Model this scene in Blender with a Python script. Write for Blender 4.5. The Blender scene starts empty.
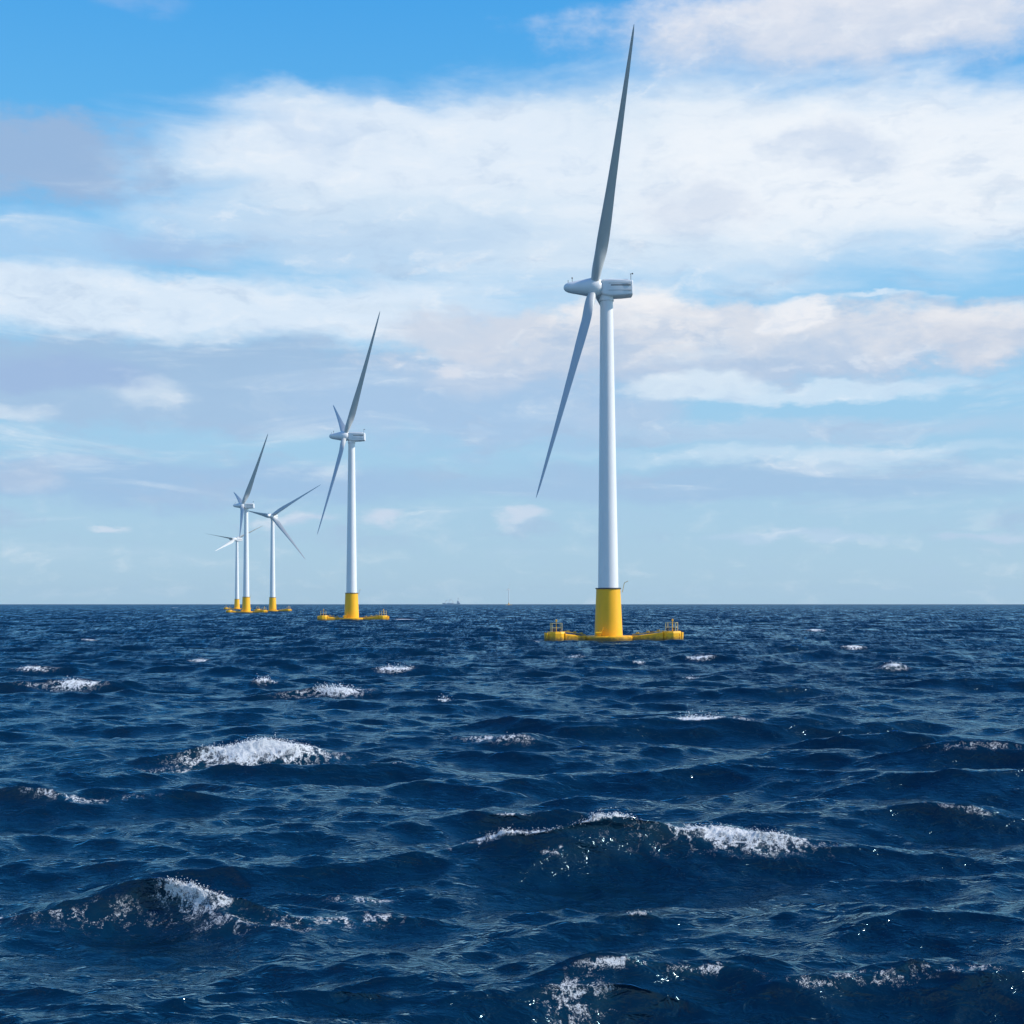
import bpy, bmesh, math, random
import numpy as np
from mathutils import Vector, Matrix

scene = bpy.context.scene
COL = scene.collection
R = math.radians
F, HZ, EYE = 1400.0, 603.5, 6.4          # focal length in pixels, horizon row, eye height

# ------------------------------------------------------------------ camera
cam_d = bpy.data.cameras.new("camera")
cam = bpy.data.objects.new("camera", cam_d)
COL.objects.link(cam)
cam.location = (0, 0, EYE)
cam.rotation_euler = (R(90), 0, 0)
cam_d.sensor_fit = 'HORIZONTAL'
cam_d.sensor_width = 36.0
cam_d.lens = 36.0 * F / 1024.0
cam_d.shift_y = (HZ - 512.0) / 1024.0
cam_d.clip_start = 0.5
cam_d.clip_end = 60000
scene.camera = cam

# ------------------------------------------------------------------ exposure, sun
scene.view_settings.view_transform = 'Standard'
scene.view_settings.look = 'None'
scene.view_settings.exposure = 0.0
scene.view_settings.gamma = 1.0

SUN_EL, SUN_AZ = R(34), R(93)            # azimuth clockwise from +Y (view direction)
sdir = Vector((math.sin(SUN_AZ) * math.cos(SUN_EL), math.cos(SUN_AZ) * math.cos(SUN_EL), math.sin(SUN_EL)))
sun_d = bpy.data.lights.new("sun", 'SUN')
sun_d.energy = 4.6
sun_d.angle = R(0.5)
sun_d.color = (1.0, 0.95, 0.88)
sun = bpy.data.objects.new("sun", sun_d)
COL.objects.link(sun)
sun.location = (200, 60, 200)
sun.rotation_euler = sdir.to_track_quat('Z', 'Y').to_euler()


def lin(c):
    out = []
    for v in c[:3]:
        v /= 255.0
        out.append(v / 12.92 if v <= 0.04045 else ((v + 0.055) / 1.055) ** 2.4)
    return tuple(out)


# ------------------------------------------------------------------ node helper
class NT:
    def __init__(self, tree):
        self.t = tree

    def node(self, typ, **kw):
        n = self.t.nodes.new(typ)
        for k, v in kw.items():
            setattr(n, k, v)
        return n

    def put(self, sock, v):
        if isinstance(v, bpy.types.NodeSocket):
            self.t.links.new(v, sock)
        elif isinstance(v, (tuple, list)):
            v = tuple(v)
            if len(sock.default_value) == 4 and len(v) == 3:
                v = v + (1.0,)
            sock.default_value = v
        else:
            sock.default_value = v

    def math(self, op, a, b=None, c=None, clamp=False):
        n = self.node('ShaderNodeMath', operation=op, use_clamp=clamp)
        self.put(n.inputs[0], a)
        if b is not None:
            self.put(n.inputs[1], b)
        if c is not None:
            self.put(n.inputs[2], c)
        return n.outputs[0]

    def vmath(self, op, a, b=None, out=0):
        n = self.node('ShaderNodeVectorMath', operation=op)
        self.put(n.inputs[0], a)
        if b is not None:
            self.put(n.inputs[1], b)
        return n.outputs[out]

    def noise(self, vec, scale, detail=4.0, rough=0.5, lac=2.0, color=False, dist=0.0):
        n = self.node('ShaderNodeTexNoise')
        self.put(n.inputs['Vector'], vec)
        n.inputs['Scale'].default_value = scale
        n.inputs['Detail'].default_value = detail
        n.inputs['Roughness'].default_value = rough
        n.inputs['Lacunarity'].default_value = lac
        n.inputs['Distortion'].default_value = dist
        return n.outputs['Color' if color else 'Fac']

    def smooth(self, v, a, b, lo=0.0, hi=1.0):
        n = self.node('ShaderNodeMapRange', interpolation_type='SMOOTHSTEP')
        self.put(n.inputs['Value'], v)
        n.inputs['From Min'].default_value = a
        n.inputs['From Max'].default_value = b
        n.inputs['To Min'].default_value = lo
        n.inputs['To Max'].default_value = hi
        return n.outputs['Result']

    def mix(self, f, a, b):
        n = self.node('ShaderNodeMix', data_type='RGBA')
        self.put(n.inputs[0], f)
        self.put(n.inputs[6], a)
        self.put(n.inputs[7], b)
        return n.outputs[2]

    def ramp(self, fac, stops, interp='LINEAR'):
        n = self.node('ShaderNodeValToRGB')
        cr = n.color_ramp
        cr.interpolation = interp
        while len(cr.elements) < len(stops):
            cr.elements.new(0.5)
        for e, (p, c) in zip(cr.elements, stops):
            e.position = p
            e.color = tuple(c) + (1.0,)
        self.put(n.inputs[0], fac)
        return n.outputs['Color']


# ------------------------------------------------------------------ world: Nishita sky with broken cloud
world = bpy.data.worlds.new("World")
scene.world = world
world.use_nodes = True
wt = world.node_tree
wt.nodes.clear()
W = NT(wt)
SKY_STRENGTH = 0.10
sky = W.node('ShaderNodeTexSky', sky_type='NISHITA')
sky.sun_disc = False
sky.sun_elevation = SUN_EL
sky.sun_rotation = SUN_AZ
sky.altitude = 0
sky.air_density = 1.0
sky.dust_density = 0.6
sky.ozone_density = 2.0
tc = W.node('ShaderNodeTexCoord')
dirv = W.vmath('NORMALIZE', tc.outputs['Generated'])
sx = W.node('ShaderNodeSeparateXYZ')
W.put(sx.inputs[0], dirv)
az = W.math('ARCTAN2', sx.outputs[0], sx.outputs[1])
el = W.math('ARCSINE', sx.outputs[2])
cmb = W.node('ShaderNodeCombineXYZ')
W.put(cmb.inputs[0], az)
W.put(cmb.inputs[1], el)
P = cmb.outputs[0]                        # (azimuth, elevation) in radians
Pst = W.vmath('MULTIPLY', P, (1.0, 2.4, 1.0))
n_warp = W.noise(Pst, 7.0, 6.0, 0.55, color=True)
n_puff = W.noise(W.vmath('MULTIPLY', P, (1.0, 1.8, 1.0)), 22.0, 9.0, 0.6)      # cumulus edges
n_wisp = W.noise(W.vmath('MULTIPLY', P, (1.0, 4.5, 1.0)), 7.0, 7.0, 0.55, dist=0.6)   # stretched cirrus
n_soft = W.noise(W.vmath('MULTIPLY', P, (1.0, 3.2, 1.0)), 9.0, 5.0, 0.5)
warp = W.vmath('MULTIPLY', W.vmath('SUBTRACT', n_warp, (0.5, 0.5, 0.5)), (0.065, 0.035, 0.0))
warp2 = W.vmath('MULTIPLY', W.vmath('SUBTRACT', W.noise(Pst, 24.0, 6.0, 0.6, color=True), (0.5, 0.5, 0.5)), (0.05, 0.022, 0.0))
PW = W.vmath('ADD', W.vmath('ADD', P, warp), warp2)


def sk(c):
    return tuple(v / SKY_STRENGTH for v in lin(c))


# clear sky: Nishita pulled towards the deep blue of clean sea air
grad = W.ramp(W.math('DIVIDE', el, 1.5), [(p / 1.5, sk(c)) for p, c in (
    (0.0, (173, 209, 233)), (0.08, (167, 208, 237)), (0.15, (158, 210, 244)), (0.22, (140, 205, 248)),
    (0.31, (98, 186, 246)), (0.41, (70, 170, 243)), (0.75, (40, 128, 222)), (1.45, (24, 92, 190)))])
base = W.mix(0.85, sky.outputs[0], grad)
front = W.smooth(sx.outputs[1], 0.0, 0.6)


def cloud(under, px, py, rx, ry, color, alpha, soft=0.6, amp=0.9, tex=None, color2=None):
    """one cloud bank: a soft-edged patch of sky centred on a direction, edge broken up by noise"""
    ca = math.atan((px - 512) / F)
    ce = math.atan((HZ - py) / F * math.cos(ca))
    d = W.vmath('SUBTRACT', PW, (ca, ce, 0.0))
    d = W.vmath('MULTIPLY', d, (F / rx, F / ry, 0.0))
    ln = W.vmath('LENGTH', d, out=1)
    t = tex or n_puff
    v = W.math('MULTIPLY_ADD', t, amp, W.math('MULTIPLY_ADD', ln, -1.0, 1.0 - 0.5 * amp))
    a = W.smooth(v, 0.0, soft, 0.0, alpha)
    col = sk(color)
    if color2 is not None:               # sunlit top / grey base
        s = W.node('ShaderNodeSeparateXYZ')
        W.put(s.inputs[0], d)
        m = W.math('MULTIPLY_ADD', t, 2.2, W.math('MULTIPLY_ADD', s.outputs[1], 0.8, -1.1))
        col = W.mix(W.smooth(m, -0.6, 0.6), sk(color2), sk(color))
    return W.mix(a, under, col)


b = base
WHITE, PALE = (240, 246, 253), (214, 231, 247)
GREY, LAV = (160, 195, 231), (157, 190, 230)
WARM = (214, 219, 229)
# high white sheet
b = cloud(b, 640, 190, 640, 125, PALE, 0.95, 0.5, 0.5, n_wisp)
b = cloud(b, 900, 160, 480, 90, WHITE, 0.9, 0.6, 0.6, n_wisp)
b = cloud(b, 420, 150, 270, 62, (226, 238, 251), 0.9, 0.55, 0.7, n_wisp)
b = cloud(b, 360, 240, 240, 38, (190, 216, 241), 0.8, 0.7, 0.8, n_soft)
b = cloud(b, 300, 98, 60, 22, PALE, 0.5, 0.7, 1.0, n_wisp)
# white band on the left
b = cloud(b, 150, 300, 500, 42, (220, 235, 250), 0.95, 0.6, 0.6, n_wisp)
b = cloud(b, 40, 240, 150, 30, (176, 210, 242), 0.7, 0.7, 0.8, n_soft)
# grey scraps
b = cloud(b, 50, 160, 125, 50, (154, 183, 219), 0.92, 0.6, 1.3)
b = cloud(b, 180, 245, 90, 22, (162, 193, 230), 0.75, 0.9, 1.5)
b = cloud(b, 330, 140, 80, 34, (196, 217, 242), 0.6, 0.9, 1.8)
b = cloud(b, 835, 150, 85, 36, (203, 218, 239), 0.75, 0.9, 2.0)
b = cloud(b, 690, 205, 100, 36, (208, 220, 238), 0.7, 1.0, 1.8)
# top right cloud
b = cloud(b, 860, 20, 330, 55, (228, 232, 242), 0.97, 0.6, 0.8, None, (205, 217, 236))
b = cloud(b, 140, 2, 60, 14, (130, 180, 235), 0.6, 0.8, 0.9)
# blue-grey bank
b = cloud(b, 200, 382, 460, 58, (161, 192, 224), 0.97, 0.4, 0.8, n_puff, (165, 196, 227))
b = cloud(b, 480, 400, 260, 66, (168, 199, 231), 0.9, 0.5, 0.9)
b = cloud(b, 60, 372, 110, 26, (158, 186, 224), 0.85, 0.6, 1.0)
b = cloud(b, 140, 394, 62, 20, (212, 228, 243), 0.7, 0.9, 1.2)
b = cloud(b, 8, 406, 60, 12, (212, 228, 243), 0.7, 0.9, 1.2, n_wisp)
# cumulus band
b = cloud(b, 740, 345, 400, 50, (220, 225, 235), 0.97, 0.45, 1.1, n_puff, (182, 203, 229))
b = cloud(b, 640, 322, 90, 36, (243, 243, 246), 0.95, 0.5, 1.0, n_puff, (216, 222, 233))
b = cloud(b, 800, 308, 46, 20, (240, 242, 247), 0.9, 0.5, 1.0)
b = cloud(b, 970, 330, 90, 34, (232, 234, 240), 0.9, 0.6, 1.0, n_puff, (206, 214, 229))
b = cloud(b, 450, 330, 100, 32, (206, 216, 232), 0.9, 0.6, 0.9)
b = cloud(b, 880, 294, 60, 5, (226, 238, 250), 0.6, 0.8, 0.8, n_wisp)
# bright strips under the cumulus
b = cloud(b, 700, 384, 90, 22, (214, 231, 246), 0.95, 0.5, 0.7)
b = cloud(b, 830, 388, 150, 13, (206, 228, 246), 0.9, 0.6, 0.7, n_wisp)
b = cloud(b, 470, 382, 80, 30, (196, 212, 233), 0.8, 0.7, 0.9)
b = cloud(b, 620, 415, 90, 26, (180, 205, 232), 0.7, 0.7, 0.9)
b = cloud(b, 800, 428, 330, 18, (182, 208, 234), 0.75, 0.7, 0.9, n_soft)
b = cloud(b, 820, 452, 330, 12, (200, 224, 243), 0.8, 0.8, 0.8, n_wisp)
# low grey bands
b = cloud(b, 150, 484, 430, 28, (160, 194, 228), 0.9, 0.6, 0.9, n_soft)
b = cloud(b, 720, 484, 440, 26, (163, 196, 228), 0.9, 0.6, 0.9, n_soft)
b = cloud(b, 30, 480, 50, 22, (180, 200, 226), 0.6, 0.8, 0.9)
# thin broken layers through the whole lower sky
low = W.math('MULTIPLY', W.smooth(el, 0.015, 0.06), W.smooth(el, 0.34, 0.22))
n_l1 = W.noise(W.vmath('MULTIPLY', P, (1.0, 6.0, 1.0)), 5.5, 9.0, 0.62, dist=0.8)
n_l2 = W.noise(W.vmath('ADD', W.vmath('MULTIPLY', PW, (1.0, 4.0, 1.0)), (3.7, 1.3, 0.0)), 11.0, 9.0, 0.62)
b = W.mix(W.math('MULTIPLY', low, W.smooth(n_l1, 0.52, 0.72, 0.0, 0.6)), b, sk((210, 227, 243)))
b = W.mix(W.math('MULTIPLY', low, W.smooth(n_l2, 0.52, 0.70, 0.0, 0.55)), b, sk((168, 194, 224)))
# far small puffs
for (x, y, rx, ry, c) in ((385, 519, 30, 13, (206, 220, 238)), (522, 520, 34, 12, (206, 220, 238)), (105, 528, 28, 5, (210, 224, 240)),
                          (800, 538, 120, 8, (186, 212, 235)), (985, 535, 60, 7, (190, 212, 234)), (300, 522, 40, 9, (194, 213, 235)),
                          (450, 372, 30, 13, (220, 226, 238))):
    b = cloud(b, x, y, rx, ry, c, 0.85, 0.8, 1.1)
# broken fair-weather cloud over the unseen sky, added to whiten the ambient light
round_n = W.noise(W.vmath('MULTIPLY', dirv, (1.0, 1.0, 2.2)), 3.2, 7.0, 0.58)
rest = W.math('MULTIPLY', W.smooth(round_n, 0.49, 0.62), W.smooth(el, 1.3, 0.7))
rest = W.mix(W.math('MULTIPLY', rest, 0.9), base, sk((214, 222, 233)))
# billows inside the clouds: brighter knuckles, greyer hollows
sc3 = W.node('ShaderNodeSeparateColor')
W.put(sc3.inputs[0], b)
cm = W.smooth(sc3.outputs[0], 3.2, 5.2)
n_b = W.noise(W.vmath('MULTIPLY', PW, (1.0, 2.2, 1.0)), 26.0, 10.0, 0.64)
b = W.mix(W.math('MULTIPLY', cm, W.smooth(n_b, 0.50, 0.72, 0.0, 0.38)), b, sk((246, 249, 253)))
b = W.mix(W.math('MULTIPLY', cm, W.smooth(n_b, 0.50, 0.28, 0.0, 0.34)), b, sk((176, 201, 231)))
b = W.mix(front, rest, b)
bg = W.node('ShaderNodeBackground')
W.put(bg.inputs[0], b)
bg.inputs[1].default_value = SKY_STRENGTH
wo = W.node('ShaderNodeOutputWorld')
wt.links.new(bg.outputs[0], wo.inputs[0])


# ------------------------------------------------------------------ materials
def new_mat(name):
    m = bpy.data.materials.new(name)
    m.use_nodes = True
    t = NT(m.node_tree)
    p = m.node_tree.nodes['Principled BSDF']
    return m, t, p


def paint(name, col, rough=0.45, var=0.06, stain=None, stain_amt=0.0, scale=0.6, low=None):
    m, t, p = new_mat(name)
    co = t.node('ShaderNodeTexCoord').outputs['Object']
    n = t.noise(t.vmath('MULTIPLY', co, (1, 1, 0.25)), scale, 6.0, 0.6)
    c = t.mix(t.smooth(n, 0.3, 0.7), tuple(v * (1 - var) for v in col), col)
    if stain:
        n2 = t.noise(t.vmath('MULTIPLY', co, (1.0, 1.0, 0.12)), 2.2, 7.0, 0.65)
        f = t.smooth(n2, 0.56, 0.76, 0.0, stain_amt)
        c = t.mix(f, c, stain)
    if low:
        geo = t.node('ShaderNodeNewGeometry').outputs['Position']
        s = t.node('ShaderNodeSeparateXYZ')
        t.put(s.inputs[0], geo)
        n3 = t.noise(co, 1.6, 5.0, 0.6)
        f = t.smooth(t.math('MULTIPLY_ADD', n3, -1.4, s.outputs[2]), -0.5, 0.4, 0.85, 0.0)
        c = t.mix(f, c, low)
    t.put(p.inputs['Base Color'], c)
    p.inputs['Roughness'].default_value = rough
    return m


M_white = paint("white_paint", (0.78, 0.78, 0.77), 0.38, 0.05, (0.45, 0.43, 0.40), 0.18)
M_blade = paint("blade_gelcoat", (0.50, 0.52, 0.52), 0.5, 0.05)
M_yellow = paint("yellow_paint", (0.97, 0.475, 0.002), 0.45, 0.08, (0.40, 0.16, 0.02), 0.35, 0.8, (0.06, 0.05, 0.02))
M_rail = paint("galvanised_rail", (0.62, 0.50, 0.22), 0.5, 0.1)
M_dark = paint("dark_steel", (0.06, 0.06, 0.065), 0.5, 0.1)
M_grille = paint("grey_grille", (0.16, 0.17, 0.18), 0.6, 0.1)
M_deck = paint("deck_plate", (0.55, 0.36, 0.06), 0.7, 0.25, (0.12, 0.08, 0.05), 0.7, 1.5)
M_hull = paint("hazed_blue_hull", (0.34, 0.42, 0.48), 0.6, 0.1)  # distance haze put into the hull colour: pale and bluish
M_super = paint("haze_pale_ship", (0.55, 0.58, 0.60), 0.6, 0.1)  # upperworks colour also paled to carry the haze of distance


# ------------------------------------------------------------------ mesh helpers
def link(name, bm, mat, parent=None, smooth=True, angle=35):
    me = bpy.data.meshes.new(name)
    bmesh.ops.recalc_face_normals(bm, faces=bm.faces)
    bm.to_mesh(me)
    bm.free()
    me.materials.append(mat)
    if smooth:
        me.polygons.foreach_set('use_smooth', [True] * len(me.polygons))
        me.set_sharp_from_angle(angle=R(angle))
    o = bpy.data.objects.new(name, me)
    COL.objects.link(o)
    if parent:
        o.parent = parent
    return o


def lathe(bm, prof, n=48, M=Matrix(), cap=True):
    rings = []
    for (r, z) in prof:
        rings.append([bm.verts.new(M @ Vector((r * math.cos(2 * math.pi * i / n), r * math.sin(2 * math.pi * i / n), z))) for i in range(n)])
    for a, c in zip(rings, rings[1:]):
        for i in range(n):
            bm.faces.new((a[i], a[(i + 1) % n], c[(i + 1) % n], c[i]))
    if cap:
        bm.faces.new(list(reversed(rings[0])))
        bm.faces.new(rings[-1])


def box(bm, c, s, M=Matrix(), bev=0.0):
    r = bmesh.ops.create_cube(bm, size=1.0)
    vs = r['verts']
    for v in vs:
        v.co = M @ Vector((c[0] + v.co.x * s[0], c[1] + v.co.y * s[1], c[2] + v.co.z * s[2]))
    if bev:
        es = list({e for v in vs for e in v.link_edges})
        bmesh.ops.bevel(bm, geom=es, offset=bev, segments=3, affect='EDGES', profile=0.5)


def tube(bm, a, c, r, n=8):
    a, c = Vector(a), Vector(c)
    d = c - a
    q = d.to_track_quat('Z', 'Y').to_matrix().to_4x4()
    q.translation = a
    lathe(bm, [(r, 0), (r, d.length)], n, q)


def tag(o, label, cat, group=None):
    o['label'] = label
    o['category'] = cat
    if group:
        o['group'] = group


def kids(o):
    return [c for c in bpy.data.objects if c.parent == o]


# ------------------------------------------------------------------ the turbine
HUB = Vector((-2.15, -0.25, 60.3))        # hub centre in turbine space
L0 = 43.0


def make_blade_bm():
    bm = bmesh.new()
    N, S = 28, 46
    rings = []
    for k in range(S):
        u = k / (S - 1)
        u = u ** 1.15
        r = 0.7 + u * (L0 - 0.7)
        f = r / L0
        pts = [(0.0, 1.35), (0.03, 1.4), (0.08, 1.8), (0.14, 2.12), (0.2, 2.18), (0.28, 1.98), (0.4, 1.56), (0.55, 1.2), (0.7, 0.88), (0.85, 0.6), (0.95, 0.38), (0.985, 0.24), (1.0, 0.06)]
        for (f0, c0), (f1, c1) in zip(pts, pts[1:]):
            if f <= f1 + 1e-6:
                q = (f - f0) / (f1 - f0)
                ch = c0 + (c1 - c0) * q
                break
        tcn = 1.0 if f < 0.035 else max(0.17, 1.0 - 0.72 * min(1, (f - 0.035) / 0.13) - 0.12 * min(1, max(0, f - 0.16) / 0.5))
        mixf = min(1.0, max(0.0, (f - 0.035) / 0.12))
        mixf = mixf * mixf * (3 - 2 * mixf)
        tw = R(16) * (1 - f) ** 2
        sweep = 0.35 * math.sin(math.pi * f)
        ring = []
        for i in range(N):
            a = 2 * math.pi * i / N
            cx, cy = 0.5 * math.cos(a), 0.5 * math.sin(a)      # circle
            xc = 0.5 * (1 + math.cos(a))                       # aerofoil, 0 = leading edge
            yt = 5 * 1.0 * (0.2969 * math.sqrt(xc) - 0.126 * xc - 0.3516 * xc ** 2 + 0.2843 * xc ** 3 - 0.1036 * xc ** 4)
            ax_, ay_ = xc - 0.38, math.copysign(yt, math.sin(a)) * (1.0 if math.sin(a) > 0 else 0.6)
            x = (cx * (1 - mixf) + ax_ * mixf) * ch
            y = (cy * (1 - mixf) + ay_ * mixf * tcn) * ch
            ring.append(bm.verts.new((x * math.cos(tw) - y * math.sin(tw) + sweep * 0.3, x * math.sin(tw) + y * math.cos(tw), r)))
        rings.append(ring)
    for a, c in zip(rings, rings[1:]):
        for i in range(N):
            bm.faces.new((a[i], a[(i + 1) % N], c[(i + 1) % N], c[i]))
    bm.faces.new(list(reversed(rings[0])))
    bm.faces.new(rings[-1])
    return bm


def make_turbine():
    root = bpy.data.objects.new("wind_turbine", None)
    COL.objects.link(root)
    # tower
    bm = bmesh.new()
    prof = [(1.74, 9.05)]
    for k in range(1, 5):
        z = 9.05 + (58.0 - 9.05) * k / 4
        r = 1.74 + (1.08 - 1.74) * k / 4
        prof.append((r, z))
    lathe(bm, prof, 64)
    tower = link("tower", bm, M_white, root)
    bm = bmesh.new()
    lathe(bm, [(1.12, 57.95), (1.24, 58.0), (1.24, 58.3), (1.15, 58.35), (1.15, 58.95)], 48)
    link("yaw_collar", bm, M_white, tower)
    # yellow base
    bm = bmesh.new()
    lathe(bm, [(2.55, -2.5), (2.42, 0.3), (2.06, 8.85)], 64)
    base = link("transition_piece", bm, M_yellow, root)
    bm = bmesh.new()
    lathe(bm, [(2.06, 8.852), (2.2, 8.87), (2.2, 9.06), (1.6, 9.062)], 64)
    link("flange", bm, M_dark, base)
    bm = bmesh.new()                       # little davit beside the tower foot
    tube(bm, (2.35, -0.6, 8.3), (2.7, -0.7, 9.9), 0.06)
    tube(bm, (2.7, -0.7, 9.9), (3.3, -0.8, 10.2), 0.05)
    link("davit", bm, M_rail, base)
    # round deck
    bm = bmesh.new()
    lathe(bm, [(4.0, -2.0), (4.35, -0.6), (4.35, 0.72), (4.1, 0.9), (2.45, 0.902)], 56)
    deck = link("central_deck", bm, M_yellow, root)
    bm = bmesh.new()                       # winch and cleats
    box(bm, (-1.9, -3.0, 1.25), (0.7, 0.55, 0.6), bev=0.06)
    tube(bm, (-2.4, -3.2, 1.4), (-1.4, -3.2, 1.4), 0.22, 14)
    tube(bm, (-1.5, -3.0, 1.4), (-1.1, -3.1, 2.4), 0.07)
    tube(bm, (-2.1, -3.0, 1.4), (-1.2, -3.05, 2.2), 0.06)
    link("winch", bm, M_yellow, deck)
    # arms and end floats
    for side, ln, ang in ((-1, 10.1, 12), (1, 11.7, 14)):
        A = Matrix.Rotation(R(ang if side < 0 else -ang), 4, 'Z')
        bm = bmesh.new()
        secs = [(2.6, 0.85, -0.9, 0.95), (5.0, 0.8, -0.9, 0.98), (8.0, 1.0, -1.1, 1.35), (ln - 2.2, 1.3, -1.4, 1.55)]
        rings = []
        for (x, hw, z0, z1) in secs:
            b_ = 0.18
            sec = [(-hw, z0), (hw, z0), (hw, z1 - b_), (hw - b_, z1), (-hw + b_, z1), (-hw, z1 - b_)]
            rings.append([bm.verts.new(A @ Vector((side * x, y, z))) for (y, z) in sec])
        for a, c in zip(rings, rings[1:]):
            for i in range(6):
                bm.faces.new((a[i], a[(i + 1) % 6], c[(i + 1) % 6], c[i]))
        bm.faces.new(rings[0])
        bm.faces.new(rings[-1])
        arm = link("pontoon_arm", bm, M_yellow, root, angle=25)
        # walkway grating with kerb pipes on the arm
        bm = bmesh.new()
        for y in (-0.55, 0.55):
            tube(bm, A @ Vector((side * 4.2, y, 1.12)), A @ Vector((side * (ln - 2.2), y, 1.72)), 0.07, 8)
        for k in range(9):
            x = 4.4 + k * (ln - 7.0) / 8
            z = 1.12 + 0.6 * (x - 4.2) / (ln - 6.4)
            tube(bm, A @ Vector((side * x, -0.55, z)), A @ Vector((side * x, 0.55, z)), 0.05, 6)
            if k % 3 == 1:
                box(bm, (side * x, 0.1, z + 0.16), (0.45, 0.5, 0.3), A, 0.04)
        link("walkway", bm, M_deck, arm)
        bm = bmesh.new()                   # end float: chamfered drum
        E_ = A @ Matrix.Translation((side * (ln - 0.9), 0, 0))
        lathe(bm, [(1.35, -2.2), (1.7, -1.8), (1.7, 1.35), (1.5, 1.68), (0.6, 1.682)], 10, E_)
        fl = link("end_float", bm, M_yellow, root, angle=20)
        bm = bmesh.new()
        for k in range(4):
            a = R(90 * k + 40)
            p = E_ @ Vector((1.2 * math.cos(a), 1.2 * math.sin(a), 1.6))
            tube(bm, p, p + Vector((0, 0, 1.55)), 0.06, 6)
        for z in (2.35, 3.1):
            for k in range(4):
                if z > 3 and k == 1:
                    continue
                a, a2 = R(90 * k + 40), R(90 * k + 130)
                tube(bm, E_ @ Vector((1.2 * math.cos(a), 1.2 * math.sin(a), z)), E_ @ Vector((1.2 * math.cos(a2), 1.2 * math.sin(a2), z)), 0.04, 6)
        link("railing", bm, M_rail, fl)
        for (x, y) in ((-0.55, -0.5), (0.5, -0.6)):
            bm = bmesh.new()
            p = E_ @ Vector((x, y, 1.66))
            lathe(bm, [(0.2, 0), (0.16, 0.1), (0.16, 0.4), (0.26, 0.46), (0.26, 0.56), (0.12, 0.6)], 14, Matrix.Translation(p))
            link("bollard", bm, M_dark, fl)
        bm = bmesh.new()
        p = E_ @ Vector((0.1, 0.3, 1.66))
        lathe(bm, [(0.08, 0), (0.06, 1.7), (0.15, 1.72), (0.15, 2.0), (0.05, 2.08)], 12, Matrix.Translation(p))
        link("marker_light", bm, M_yellow, fl)
        for y in (-0.7, 0.0, 0.7):         # boat fender pipes on the outer face
            bm = bmesh.new()
            tube(bm, E_ @ Vector((side * 1.72, y, -1.4)), E_ @ Vector((side * 1.78, y, 1.5)), 0.14, 8)
            link("fender", bm, M_yellow, fl)
    # nacelle: axis from hub (x=-) to tail (x=+)
    nac = bpy.data.objects.new("nacelle", None)
    bm = bmesh.new()
    secs = [(-1.0, 1.15, -1.2, 1.1, 0.5), (-0.6, 1.5, -1.5, 1.2, 0.45), (0.6, 1.6, -1.68, 1.2, 0.3), (2.6, 1.6, -1.6, 1.12, 0.26), (4.3, 1.5, -1.45, 1.0, 0.26), (4.42, 1.4, -1.36, 0.92, 0.26)]
    rings = []
    for (x, hw, z0, z1, rr) in secs:
        ring = []
        for (cy, cz, a0) in ((hw - rr, z1 - rr, 0), (-hw + rr, z1 - rr, 90), (-hw + rr, z0 + rr, 180), (hw - rr, z0 + rr, 270)):
            for j in range(6):
                a = R(a0 + 90 * j / 5)
                ring.append(bm.verts.new((x, cy + rr * math.cos(a), 60.3 + cz + rr * math.sin(a))))
        rings.append(ring)
    n = len(rings[0])
    for a, c in zip(rings, rings[1:]):
        for i in range(n):
            bm.faces.new((a[i], a[(i + 1) % n], c[(i + 1) % n], c[i]))
    bm.faces.new(rings[0])
    bm.faces.new(rings[-1])
    bpy.data.objects.remove(nac)
    nac = link("nacelle", bm, M_white, root, angle=30)
    bm = bmesh.new()
    box(bm, (2.35, -1.6, 60.42), (3.4, 0.1, 0.16), bev=0.02)
    link("side_vent", bm, M_dark, nac)
    bm = bmesh.new()
    box(bm, (2.2, -1.6, 60.74), (3.9, 0.09, 0.05), bev=0.01)
    link("panel_seam", bm, M_grille, nac)
    bm = bmesh.new()
    box(bm, (2.2, -1.59, 59.55), (3.9, 0.09, 0.05), bev=0.01)
    link("panel_seam", bm, M_grille, nac)
    bm = bmesh.new()
    box(bm, (1.9, 0, 61.5), (3.6, 1.7, 0.2), bev=0.06)
    link("roof_hatch", bm, M_white, nac)
    bm = bmesh.new()
    tube(bm, (4.1, -0.9, 61.2), (4.1, -0.9, 62.5), 0.045, 6)
    tube(bm, (3.95, -0.9, 62.4), (4.35, -0.9, 62.5), 0.04, 6)
    lathe(bm, [(0.05, 0), (0.13, 0.06), (0.13, 0.2), (0.05, 0.26)], 10, Matrix.Translation((4.38, -0.9, 62.35)))
    link("wind_vane", bm, M_dark, nac)
    # hub with long bullet spinner; local origin at hub centre, nose towards -X
    AX = Matrix.Rotation(R(-90), 4, 'Y')   # +Z -> -X
    bm = bmesh.new()
    lathe(bm, [(1.05, -1.35), (1.3, -1.2), (1.52, -0.6), (1.62, 0.0), (1.6, 0.5), (1.5, 1.1), (1.3, 2.0), (1.12, 3.0), (0.98, 3.8), (0.84, 4.4), (0.62, 4.85), (0.35, 5.1), (0.08, 5.18)], 40, AX)
    hub = link("hub", bm, M_white, root, angle=50)
    hub.location = HUB
    bm = bmesh.new()
    tube(bm, (-3.7, 0, 1.0), (-3.7, 0, 1.55), 0.04, 6)
    lathe(bm, [(0.05, 0), (0.14, 0.08), (0.1, 0.25)], 10, Matrix.Translation((-3.7, 0, 1.5)))
    link("nose_sensor", bm, M_dark, hub)
    bm = bmesh.new()
    tube(bm, (-4.4, 0, 0.75), (-4.4, 0, 1.3), 0.04, 6)
    link("nose_sensor", bm, M_dark, hub)
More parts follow.
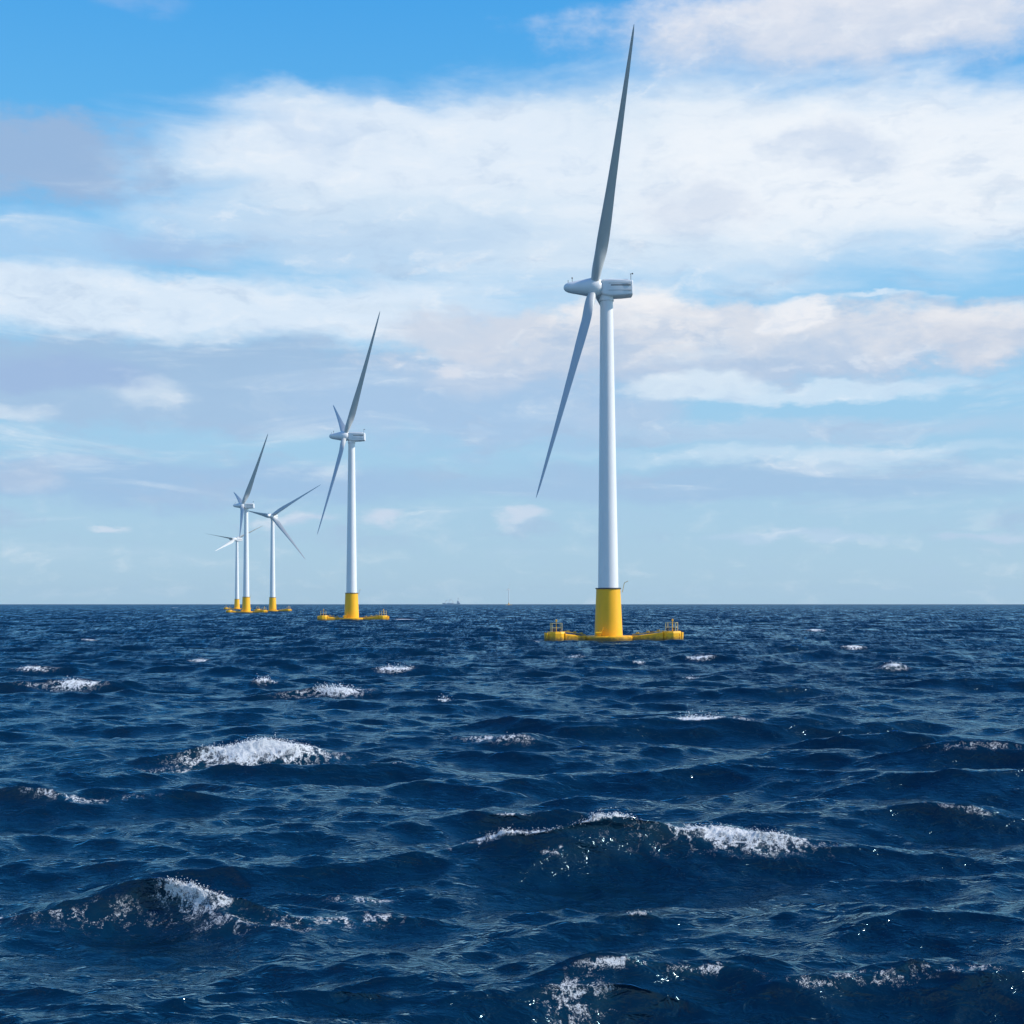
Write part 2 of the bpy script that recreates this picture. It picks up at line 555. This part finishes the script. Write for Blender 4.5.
    bb = link("blade", make_blade_bm(), M_blade, hub, angle=60)
    for _ in range(2):
        c = bb.copy()
        COL.objects.link(c)
        c.parent = hub
    return root


def copy_tree(o, parent=None):
    c = o.copy()
    COL.objects.link(c)
    if parent:
        c.parent = parent
    for ch in kids(o):
        if ch != c:
            copy_tree(ch, c)
    return c


def ray(px, py):
    return Vector(((px - 512) / F, 1.0, (HZ - py) / F))


def aim(hubw, px, py, L, near):
    """unit vector from hub to the place a blade tip of length L is seen at"""
    r = ray(px, py)
    o = Vector((0, 0, EYE)) - hubw
    a, bq, c = r.dot(r), 2 * r.dot(o), o.dot(o) - L * L
    D = bq * bq - 4 * a * c
    t = -bq / (2 * a) if D < 0 else (-bq + (-1 if near else 1) * math.sqrt(D)) / (2 * a)
    return (Vector((0, 0, EYE)) + r * t - hubw).normalized()


def pose(root, px, dist, scale, rotz, tips, L, pitch, lean=0.0, third=False):
    root.location = ((px - 512) / F * dist, dist, 0)
    root.scale = (scale,) * 3
    root.rotation_euler = (0, R(lean), R(rotz))
    Mr = Matrix.LocRotScale(root.location, root.rotation_euler, root.scale)
    for k in kids(root):                             # the floats keep lying across the swell
        if k.name.startswith(('pontoon_arm', 'end_float')):
            k.rotation_euler.z = -R(rotz)
            k.location.z = 0.0
    hub = [k for k in kids(root) if k.name.startswith('hub')][0]
    Mh = Mr @ Matrix.Translation(hub.location)
    hubw = Mh.translation
    axis = (Mr.to_3x3() @ Vector((-1, 0, 0))).normalized()
    dirs = [aim(hubw, x, y, L, nr) for (x, y, nr) in tips]
    if third:
        dirs.append(-(dirs[0] + dirs[1]).normalized())
    blades = [k for k in kids(hub) if k.name.startswith('blade')]
    for bl, d, pt in zip(blades, dirs, pitch):
        ch = (axis - d * axis.dot(d)).normalized()
        ch = -ch                                   # trailing edge downwind
        ch = Matrix.Rotation(R(pt), 3, d) @ ch
        th = d.cross(ch)
        rot = Matrix((ch, th, d)).transposed().to_4x4()
        rot.translation = hubw
        Mw = rot @ Matrix.Diagonal((scale * (1.3 if dist > 900 else 1.0),) * 2 + (L / L0, 1.0))
        bl.matrix_parent_inverse = Matrix()
        bl.matrix_basis = Mh.inverted() @ Mw
    return hubw


turbines = [make_turbine()]
for _ in range(5):
    turbines.append(copy_tree(turbines[0]))
GRP = "floating wind turbines"
spec = [
    # px, dist, scale, rotz, tips (px, py, nearer?), blade length, pitch, lean
    (608.6, 239.0, 1.0, 0, [(634, 24, 1), (536, 498, 1)], 43.0, (4, 30, 20), -0.35),
    (351.6, 527.0, 1.15, 0, [(380, 311, 1), (317, 535, 1), (333, 405, 0)], 49.5, (4, 30, -35), 0.0),
    (246.2, 943.0, 1.2, 0, [(268, 433.5, 1), (239.5, 538, 1), (233.6, 492, 0)], 54.0, (4, 30, -35), 0.0),
    (272.6, 1106.0, 1.25, 72, [(321, 484.5, 1), (305.5, 559.5, 1), (247, 510.5, 0)], 50.0, (60, 60, 60), 0.0),
    (237.0, 1493.0, 1.24, 35, [(205.5, 533.5, 1), (263, 525.5, 0), (215, 551, 1)], 38.0, (-25, 50, -25), 0.0),
    (508.8, 5400.0, 1.0, 20, [(511.5, 577.5, 1), (503.5, 592, 1), (513, 593, 0)], 40.0, (50, 50, 50), 0.0),
]
labels = [
    "nearest and tallest white wind turbine, standing on a wide yellow floating base with railed ends",
    "second tallest white wind turbine, on a yellow floating base left of the nearest one",
    "white wind turbine seen side on, the tallest of the cluster of three at far left",
    "white wind turbine facing the viewer, rightmost of the far cluster with blades spread wide",
    "smallest and lowest wind turbine of the far left cluster, half hidden behind a taller tower",
    "tiny pale wind turbine far off on the horizon, alone to the right of the ship",
]
for i, (t, s, lb) in enumerate(zip(turbines, spec, labels)):
    tag(t, lb, "wind turbine", GRP)
    pose(t, *s, third=(i == 0))

# ------------------------------------------------------------------ far supply ship on the horizon
SD = 7000.0
ship = bpy.data.objects.new("supply_ship", None)
COL.objects.link(ship)
ship.location = ((451.5 - 512) / F * SD, SD, 0)
tag(ship, "faint grey supply ship with deck cranes and a tall mast on the horizon", "ship")
bm = bmesh.new()
prof = [(-46, 9.0), (-43, -1.0), (40, -1.0), (45, 8.5), (30, 8.0), (28, 6.0), (-30, 6.0), (-33, 9.0)]
f1 = [bm.verts.new((x, -8, z)) for x, z in prof]
f2 = [bm.verts.new((x, 8, z)) for x, z in prof]
bm.faces.new(f1)
bm.faces.new(list(reversed(f2)))
for i in range(len(prof)):
    j = (i + 1) % len(prof)
    bm.faces.new((f1[j], f1[i], f2[i], f2[j]))
link("hull", bm, M_hull, ship, smooth=False)
bm = bmesh.new()
box(bm, (34, 0, 12), (14, 13, 8), bev=0.6)
box(bm, (33, 0, 18), (9, 11, 4), bev=0.6)
link("bridge", bm, M_super, ship)
bm = bmesh.new()
tube(bm, (33, 0, 20), (33, 0, 36), 0.9)
tube(bm, (30, 0, 30), (36, 0, 30), 0.5)
link("mast", bm, M_hull, ship)
for (x, hgt, jx) in ((-30, 24, 9), (-12, 30, 12), (8, 24, -8)):
    bm = bmesh.new()
    tube(bm, (x, 0, 6), (x, 0, hgt * 0.6), 1.1)
    tube(bm, (x, 0, hgt * 0.6), (x + jx, 0, hgt), 0.7)
    tube(bm, (x, 0, hgt * 0.6), (x, 0, hgt * 0.8), 0.6)
    tube(bm, (x, 0, hgt * 0.8), (x + jx, 0, hgt), 0.35)
    link("deck_crane", bm, M_super, ship)
bm = bmesh.new()
box(bm, (-6, 0, 8), (34, 10, 4), bev=0.4)
link("deck_cargo", bm, M_super, ship)


# ------------------------------------------------------------------ the sea: one sheet of summed wind waves
def px_world(px, py, z=0.0):
    d = (EYE - z) * F / (py - HZ)
    return (px - 512) / F * d, d


def build_sea():
    rng = np.random.default_rng(7)
    fine = R(31)
    th = list(np.linspace(-fine, fine, 1120))
    st, ex = th[1] - th[0], []
    a = fine
    while a < math.pi - 0.03:
        st *= 1.13
        st = min(st, R(6))
        a += st
        ex.append(a)
    ex = np.array(ex)
    ex = fine + (ex - fine) * ((math.pi - 0.02 - fine) / (ex[-1] - fine))
    th = np.array(sorted([-e for e in ex]) + th + list(ex))
    rr, r = [], 2.0
    while r < 12000:
        rr.append(r)
        if r < 15:
            r += 0.8
        elif r < 1500:
            r += max(0.07, 0.0029 * r)
        elif r < 5000:
            r += 0.0042 * r
        else:
            r += 0.010 * r
    rr.append(12000.0)
    rr = np.array(rr)
    dth = np.gradient(th)
    TH, RR = np.meshgrid(th, rr)
    X = (RR * np.sin(TH)).astype(np.float32)
    Y = (RR * np.cos(TH)).astype(np.float32)
    DR = np.gradient(rr)[:, None]
    SP = np.maximum(DR * np.ones_like(TH), RR * dth[None, :]).astype(np.float32)
    nr, nt = X.shape
    Z = np.zeros_like(X)
    DX = np.zeros_like(X)
    DY = np.zeros_like(X)
    FO = np.zeros_like(X)                  # foam cover
    CALM = np.ones_like(X)                 # long random waves give way to the big crests

    heroes = [
        # crest px, py, crest height, crest half-length, wavelength, turn, foam list [(s, t, hs, ht, amount)]
        (655, 824, 0.92, 5.6, 9.0, 4, [(-3.6, 0.15, 1.5, 0.32, .75), (-1.3, 0.0, 1.3, 0.22, .9), (2.1, 0.35, 1.9, 0.7, .8), (-2.7, 1.4, .5, .22, .45), (.5, .9, 3.0, .8, .25)]),
        (155, 882, 0.74, 3.8, 7.0, -5, [(0.95, 0.25, 0.9, 0.6, .8), (-1.2, 0.9, 2.2, 0.6, .29), (-2.9, 0.1, 1.0, 0.15, .55), (2.3, 1.1, 1.6, 0.5, .40), (3.9, .7, 1.5, .45, .42)]),
        (245, 744, 0.85, 5.2, 9.0, 2, [(0.6, 0.4, 2.8, 1.0, .9), (-2.0, 1.5, 2.2, 0.9, .36)]),
        (610, 984, 0.56, 2.2, 7.5, 8, [(-0.6, 0.7, 0.6, 0.75, .44), (0.2, 0.1, 0.9, 0.13, .5), (1.5, .3, .8, .2, .42)]),
        (905, 975, 0.66, 2.6, 7.0, -6, [(-0.3, 0.3, 1.0, 0.3, .36), (-1.3, .6, .8, .2, .36), (.8, .2, .8, .25, .36)]),
        (640, 717, 0.95, 9.0, 13.0, 1, [(2.9, 0.2, 1.2, 0.5, .85), (5.0, .3, 1.5, .4, .36)]),
        (335, 689, 0.75, 6.0, 9.0, 0, [(0.2, 0.3, 1.9, 1.2, .75), (-2.5, 1.0, 2.0, .8, .36)]),
        (75, 681, 0.8, 6.0, 10.0, 0, [(0.3, 0.3, 1.9, 1.2, .7), (-2.5, .5, 2., .8, .36)]),
        (500, 733, 0.55, 4.0, 7.0, 0, [(0.0, 0.3, 2.0, 0.7, .44)]),
        (1000, 743, 0.8, 5.5, 9.0, -8, [(-0.5, 0.5, 3.0, 0.5, .32)]),
        (395, 668, 0.6, 6.0, 9.0, 0, [(0.0, 0.3, 1.5, 1.0, .85)]),
        (885, 732, 0.55, 4.0, 7.0, 3, []),
        (965, 809, 0.35, 2.6, 5.0, 0, [(0, 0.15, 1.5, 0.2, .36)]),
        (80, 797, 0.45, 3.5, 6.0, 0, [(0, 0.2, 2.2, 0.35, .44)]),
        (360, 877, 0.2, 1.2, 3.0, 0, [(0, 0.2, 0.7, 0.18, .52)]),
        (632, 920, 0.15, 0.8, 2.5, 0, [(0, 0.1, 0.4, 0.13, .6)]),
        (520, 812, 0.35, 2.0, 4.0, 0, [(-.3, .1, .6, .2, .5)]),
        (390, 768, 0.5, 4.5, 7.0, 3, [(0, .1, .8, .2, .4)]),
        (700, 658, 0.4, 4.0, 8.0, 0, [(0, .3, 1.5, 1.0, .75)]),
        (855, 648, 0.4, 4.0, 8.0, 0, [(0, .3, 1.7, 1.2, .7)]),
        (893, 666, 0.5, 4.0, 8.0, 0, [(0, .3, 1.6, .9, .7)]),
        (265, 683, 0.4, 3.0, 7.0, 0, [(0, .3, .9, .6, .7)]),
        (445, 700, 0.3, 1.6, 4.0, 0, [(0, .1, .4, .3, .85)]),
        (690, 676, 0.3, 2.5, 6.0, 0, [(0, .1, .7, .4, .65)]),
        (35, 670, 0.4, 4.0, 8.0, 0, [(0, .3, 2.0, .8, .6)]),
        (980, 680, 0.7, 6.0, 10.0, 0, []),
        (760, 690, 0.5, 6.0, 10.0, 0, []),
        (90, 640, 0.4, 5.0, 10.0, 0, [(0, .3, 1.4, 1.0, .7)]),
        (175, 607.5, 0.5, 20.0, 20.0, 0, [(0, 0, 7, 6, .7)]),
        (405, 619, 0.4, 8.0, 14.0, 0, [(0, .3, 4, 3, .8)]),
        (200, 660, 0.3, 4.0, 8.0, 0, [(0, .3, 1.2, .8, .6)]),
        (575, 656, 0.3, 4.0, 8.0, 0, [(0, .3, 1.2, .8, .6)]),
        (640, 662, 0.3, 4.0, 8.0, 0, [(0, .3, .8, .6, .6)]),
        (815, 630, 0.3, 5.0, 9.0, 0, [(0, .3, 2.2, 1.6, .65)]),
        (965, 640, 0.3, 5.0, 9.0, 0, [(0, .3, 2.0, 1.4, .6)]),
        (490, 628, 0.3, 5.0, 9.0, 0, [(0, .3, 2.0, 1.6, .6)]),
        (125, 616, 0.3, 8.0, 14.0, 0, [(0, .3, 4, 3, .65)]),
    ]
    HV = []
    for (px, py, A, hl, lam, turn, foam) in heroes:
        x0, y0 = px_world(px, py, A * 0.9)
        ph = R(turn) - math.atan2(x0, y0) * 0.3
        c, s = math.cos(ph), math.sin(ph)
        rad = max(hl, lam) * 3.2
        m = (np.abs(X - x0) < rad) & (np.abs(Y - y0) < rad)
        if not m.any():
            continue
        xs, ys = X[m] - x0, Y[m] - y0
        S_ = xs * c + ys * s
        T_ = -(-xs * s + ys * c)           # positive towards the viewer
        lam *= 0.78
        k = 2 * math.pi / lam
        T_ = T_ + 0.35 * (hl / 5) * np.sin(S_ * 2.1 / hl + px) + 0.12 * hl / 5 * np.sin(S_ * 5.3 / hl + py)
        env = np.exp(-(S_ / hl) ** 2 * 0.8)
        pk = np.exp(-(T_ / lam * 1.25) ** 2)
        amp = A * env * pk * (1 + 0.18 * np.sin(S_ * 4.1 / hl + 2 * px))
        cw = np.cos(k * T_)
        Z[m] += amp * np.where(cw > 0, cw, cw * 0.55)
        hT = -0.6 * amp * np.sin(k * T_) + 0.35 * amp * np.clip(np.cos(k * T_), 0, 1) ** 2
        DX[m] += hT * s                    # T axis = (s, -c)
        DY[m] += hT * -c
        CALM[m] *= 1 - 0.65 * np.exp(-(S_ / hl) ** 2 * .7 - (T_ / lam) ** 2 * 1.5) * min(1, A / 0.6)
        for (fs, ft, hs, ht, am) in foam:
            q = ((S_ - fs) / hs) ** 2
            tt = T_ - ft
            q2 = np.where(tt < 0, (tt / (ht * 0.7)) ** 2, (tt / (ht * 1.1)) ** 2)
            FO[m] = np.maximum(FO[m], 1.25 * am * np.exp(-(q + q2) * 0.9))

    for (px, d, k) in ((608.6, 239.0, 1.0), (351.6, 527.0, 1.15)):     # wash round the floats
        x0 = (px - 512) / F * d
        m = (np.abs(X - x0) < 18 * k) & (np.abs(Y - d) < 12 * k)
        u = np.clip(X[m] - x0, -10.5 * k, 12 * k)
        dist = np.hypot(X[m] - x0 - u, Y[m] - (d - 0.24 * np.abs(u))) / k
        FO[m] = np.maximum(FO[m], 0.52 * np.exp(-((dist - 1.7) / 0.8) ** 2))
    wind = R(-83)                          # direction the waves run, towards the viewer
    DIV = np.zeros_like(X)
    RES = np.zeros_like(X)                 # wave slope carried by the sheet itself
    tot = 0.0
    lams = []
    for (lo, hi, n, slope, spread, sharp) in ((14, 30, 26, .055, .35, 1.0), (7, 14, 34, .080, .42, 1.0), (3.5, 7, 40, .105, .50, 1.05),
                                              (1.7, 3.5, 46, .140, .50, 1.12), (.85, 1.7, 56, .150, .50, 1.12), (.42, .85, 64, .130, .55, 1.05)):
        for i in range(n):
            lam = lo * (hi / lo) ** rng.random()
            lams.append((lam, slope * math.sqrt(2.0 / n), wind + rng.normal() * spread, rng.random() * 6.283, sharp))
    SPr = SP.max(axis=1)
    fcol = (np.abs(TH[0]) < R(34))
    for (lam, st_, ang, ph, sharp) in lams:
        k = 2 * math.pi / lam
        A = st_ / k
        kx, ky = k * math.cos(ang), k * math.sin(ang)
        # rows where the sheet is fine enough to carry this wave
        tot += st_ ** 2
        w = np.clip((lam / (DR[:, 0] * 2.6) - 1.0) / 1.0, 0, 1)
        rows = np.nonzero(w > 0)[0]
        if len(rows) == 0:
            continue
        r0, r1 = rows[0], rows[-1] + 1
        if lam < 6:
            cs = np.nonzero(fcol)[0]
            sl = (slice(r0, r1), slice(cs[0], cs[-1] + 1))
        else:
            sl = (slice(r0, r1), slice(0, nt))
        wt_ = np.clip((lam / (SP[sl] * 2.6) - 1.0), 0, 1)
        if lam > 4:
            wt_ = wt_ * CALM[sl]
        p = kx * X[sl] + ky * Y[sl] + np.float32(ph)
        RES[sl] += st_ ** 2 * wt_
        sn, cn = np.sin(p), np.cos(p)
        Z[sl] += A * wt_ * (cn + 0.5 * sn * cn)     # steeper on the side they run towards
        DX[sl] -= sharp * A * wt_ * (kx / k) * sn
        DY[sl] -= sharp * A * wt_ * (ky / k) * sn
        if lam > 1.2:
            DIV[sl] += st_ * wt_ * cn
    Z -= 0.0
    auto = np.clip((DIV - 1.02) / 0.35, 0, 1) * 0.72
    FO = np.maximum(FO, auto)
    # curling crests push forward, foam stands a little proud of the water
    X2, Y2 = X + DX, Y + DY
    lump = np.sin(X * 9.1 + 1.3 * np.sin(Y * 7.0)) * np.sin(Y * 11.3 + 1.7 * np.sin(X * 5.0)) + 0.6 * np.sin(X * 23.0 + Y * 17.0) * np.sin(Y * 29.0 - X * 13.0) + 1.1 * (rng.random(X.shape, dtype=np.float32) - 0.5)
    spk = rng.random(X.shape, dtype=np.float32) ** 4 * np.clip(RR / 45, 0.5, 1.6)       # thrown spray along the crest
    Z2 = Z + np.clip(FO - 0.5, 0, 1) * (0.13 + 0.11 * lump + 0.10 * spk) * (RR < 160)
    verts = np.stack([X2, Y2, Z2], -1).reshape(-1, 3)
    idx = np.arange(nr * nt, dtype=np.int32).reshape(nr, nt)
    q = np.stack([idx[:-1, :-1], idx[1:, :-1], idx[1:, 1:], idx[:-1, 1:]], -1).reshape(-1, 4)
    seam = np.stack([idx[:-1, -1], idx[1:, -1], idx[1:, 0], idx[:-1, 0]], -1)      # close the ring behind the viewer
    q = np.concatenate([q, seam])[:, ::-1]
    me = bpy.data.meshes.new("sea")
    me.vertices.add(len(verts))
    me.vertices.foreach_set('co', verts.astype(np.float32).ravel())
    me.loops.add(q.size)
    me.loops.foreach_set('vertex_index', q.ravel().astype(np.int32))
    me.polygons.add(len(q))
    me.polygons.foreach_set('loop_start', np.arange(0, q.size, 4, dtype=np.int32))
    me.polygons.foreach_set('use_smooth', np.ones(len(q), dtype=bool))
    me.update(calc_edges=True)
    at = me.attributes.new('foam', 'FLOAT', 'POINT')
    at.data.foreach_set('value', FO.astype(np.float32).ravel())
    at = me.attributes.new('small_waves', 'FLOAT', 'POINT')
    at.data.foreach_set('value', np.sqrt(np.clip(1 - RES / tot, 0, 1)).astype(np.float32).ravel())
    o = bpy.data.objects.new("sea", me)
    o['kind'] = 'structure'
    COL.objects.link(o)
    # spray: droplets and clots of foam thrown off the breaking crests
    cand = np.nonzero((FO > 0.5).ravel() & (RR < 170).ravel() & (RR > 14).ravel() & (np.abs(TH) < R(30)).ravel())[0]
    wgt = (FO.ravel()[cand] - 0.45) ** 1.5 * SP.ravel()[cand] * RR.ravel()[cand] ** -0.3
    pick = rng.choice(cand, 12000, p=wgt / wgt.sum())
    c = np.stack([X2.ravel()[pick], Y2.ravel()[pick], Z2.ravel()[pick]], -1).astype(np.float64)
    sc = np.clip(RR.ravel()[pick] / 45, 0.6, 2.0)
    c[:, 2] += rng.exponential(0.04, len(pick)) * sc - 0.01
    c[:, 0] += rng.normal(0, 0.10, len(pick)) * sc
    c[:, 1] += rng.normal(-0.05, 0.10, len(pick)) * sc
    rad = (0.004 + 0.014 * rng.random(len(pick)) ** 3) * sc
    oc = np.array([(1, 0, 0), (-1, 0, 0), (0, 1, 0), (0, -1, 0), (0, 0, 1), (0, 0, -1)], float)
    of = np.array([(0, 2, 4), (2, 1, 4), (1, 3, 4), (3, 0, 4), (2, 0, 5), (1, 2, 5), (3, 1, 5), (0, 3, 5)])
    sq = 0.7 + 0.6 * rng.random((len(pick), 1, 3))
    V = c[:, None, :] + oc[None] * rad[:, None, None] * sq
    Fc = of[None] + 6 * np.arange(len(pick))[:, None, None]
    ms = bpy.data.meshes.new("sea_spray")
    ms.from_pydata(V.reshape(-1, 3).tolist(), [], Fc.reshape(-1, 3).tolist())
    ms.polygons.foreach_set('use_smooth', [True] * len(ms.polygons))
    so = bpy.data.objects.new("sea_spray", ms)
    so['kind'] = 'stuff'
    COL.objects.link(so)
    return o, so


sea, spray = build_sea()
m, t, p = new_mat("sea_water")
co = t.node('ShaderNodeTexCoord').outputs['Object']
fo = t.node('ShaderNodeAttribute', attribute_name='foam').outputs['Fac']
# fine wind ripples below the size of the modelled waves
r1 = t.noise(t.vmath('MULTIPLY', co, (0.55, 1.35, 1.0)), 3.2, 3.0, 0.6, dist=0.5)
r2 = t.noise(t.vmath('MULTIPLY', co, (0.7, 1.2, 1.0)), 11.0, 2.0, 0.55, dist=0.4)
r1 = t.math('ADD', r1, t.math('MULTIPLY', t.math('ABSOLUTE', t.math('SUBTRACT', r1, 0.5)), -1.6))   # sharp little crests
r0 = t.noise(t.vmath('MULTIPLY', co, (0.5, 1.1, 0.3)), 0.55, 3.0, 0.55, dist=0.4)
bh = t.math('ADD', t.math('MULTIPLY', r0, 0.20), t.math('ADD', t.math('MULTIPLY', r1, 0.15), t.math('MULTIPLY', r2, 0.028)))
bump = t.node('ShaderNodeBump')
bump.inputs['Strength'].default_value = 0.48
bump.inputs['Distance'].default_value = 1.0
t.put(bump.inputs['Height'], bh)
deep = t.mix(t.noise(co, 0.05, 3.0, 0.5), (0.0004, 0.011, 0.028), (0.0008, 0.018, 0.039))
aer = t.math('MULTIPLY', t.smooth(fo, 0.03, 0.6), 0.22)           # water clouded with air under and round the foam
deep = t.mix(aer, deep, (0.010, 0.075, 0.105))
# waves too small for the sheet to carry (most of them, far out) tilt the surface directly
sw = t.node('ShaderNodeAttribute', attribute_name='small_waves').outputs['Fac']
sw = t.smooth(sw, 0.25, 0.95)
wn1 = t.vmath('SUBTRACT', t.noise(t.vmath('MULTIPLY', co, (1.0, 0.12, 1.0)), 1.5, 2.0, 0.6, color=True), (0.5, 0.5, 0.5))
wn2 = t.vmath('SUBTRACT', t.noise(t.vmath('MULTIPLY', co, (0.5, 0.06, 1.0)), 0.5, 2.0, 0.5, color=True), (0.5, 0.5, 0.5))
tilt = t.vmath('ADD', t.vmath('MULTIPLY', t.vmath('ADD', wn1, wn2), (0.6, 1.1, 0.0)), (0.0, -0.30, 0.0))
sc_ = t.node('ShaderNodeVectorMath', operation='SCALE')
t.put(sc_.inputs[0], tilt)
t.put(sc_.inputs['Scale'], sw)
nrm = t.vmath('NORMALIZE', t.vmath('ADD', bump.outputs[0], sc_.outputs[0]))
body = t.node('ShaderNodeBsdfDiffuse')
t.put(body.inputs['Color'], deep)
t.put(body.inputs['Normal'], nrm)
gloss = t.node('ShaderNodeBsdfGlossy')
gloss.inputs['Color'].default_value = (0.58, 0.89, 1.0, 1.0)
gloss.inputs['Roughness'].default_value = 0.11
t.put(gloss.inputs['Normal'], nrm)
fr = t.node('ShaderNodeFresnel')
fr.inputs['IOR'].default_value = 1.46
t.put(fr.inputs['Normal'], nrm)
water = t.node('ShaderNodeMixShader')
t.put(water.inputs[0], fr.outputs[0])
m.node_tree.links.new(body.outputs[0], water.inputs[1])
m.node_tree.links.new(gloss.outputs[0], water.inputs[2])
m.node_tree.nodes.remove(p)
# foam: bubbly speckle and stringy lace
f1 = t.noise(t.vmath('MULTIPLY', co, (1.0, 1.4, 1.0)), 13.0, 7.0, 0.75)
fw = t.vmath('ADD', t.vmath('MULTIPLY', co, (1.0, 0.75, 0.75)), t.vmath('MULTIPLY', t.noise(co, 1.6, 5.0, 0.65, color=True), (0.7, 0.7, 0.7)))
rg = t.math('ABSOLUTE', t.math('SUBTRACT', t.noise(fw, 2.3, 6.0, 0.62), 0.5))
lace = t.smooth(rg, 0.0, 0.075, 0.24, -0.16)
f0 = t.noise(t.vmath('MULTIPLY', co, (1.0, 1.0, 1.0)), 2.6, 4.0, 0.6)
lace = t.math('ADD', lace, t.math('MULTIPLY', t.math('SUBTRACT', f0, 0.5), 0.7))
sp = t.noise(co, 60.0, 3.0, 0.75)
cover = t.math('ADD', fo, t.math('ADD', t.math('MULTIPLY', t.math('SUBTRACT', f1, 0.5), 1.1), t.math('ADD', lace, t.math('MULTIPLY', t.math('SUBTRACT', sp, 0.5), 1.1))))
gate = t.smooth(fo, 0.06, 0.3)
ff = t.math('MULTIPLY', t.smooth(cover, 0.50, 0.86), gate)
foamb = t.node('ShaderNodeBsdfPrincipled')
foamb.inputs['Base Color'].default_value = (0.92, 0.94, 0.95, 1)
foamb.inputs['Roughness'].default_value = 0.85
fb = t.node('ShaderNodeBump')
fb.inputs['Strength'].default_value = 0.8
fb.inputs['Distance'].default_value = 0.12
t.put(fb.inputs['Height'], t.math('ADD', f1, t.math('MULTIPLY', sp, 0.4)))
t.put(foamb.inputs['Normal'], fb.outputs[0])
mx = t.node('ShaderNodeMixShader')
t.put(mx.inputs[0], ff)
m.node_tree.links.new(water.outputs[0], mx.inputs[1])
m.node_tree.links.new(foamb.outputs[0], mx.inputs[2])
m.node_tree.links.new(mx.outputs[0], m.node_tree.nodes['Material Output'].inputs[0])
sea.data.materials.append(m)
ms_, ts_, ps_ = new_mat("white_spray")
ps_.inputs['Base Color'].default_value = (0.92, 0.94, 0.95, 1)
ps_.inputs['Roughness'].default_value = 0.6
spray.data.materials.append(ms_)

# ------------------------------------------------------------------ sea air
HAZE = True
if HAZE:
    bm = bmesh.new()
    box(bm, (0, 0, 66), (25000, 25000, 140))
    hm = bpy.data.materials.new("haze_air")
    hm.use_nodes = True
    hm.node_tree.nodes.clear()
    ht = NT(hm.node_tree)
    pv = ht.node('ShaderNodeVolumePrincipled')
    pv.inputs['Color'].default_value = (0.66, 0.86, 1.0, 1)
    pv.inputs['Density'].default_value = 1.6e-5
    pv.inputs['Anisotropy'].default_value = 0.2
    ou = ht.node('ShaderNodeOutputMaterial')
    hm.node_tree.links.new(pv.outputs[0], ou.inputs['Volume'])
    hz_o = link("haze", bm, hm, None, smooth=False)
    hz_o['kind'] = 'stuff'
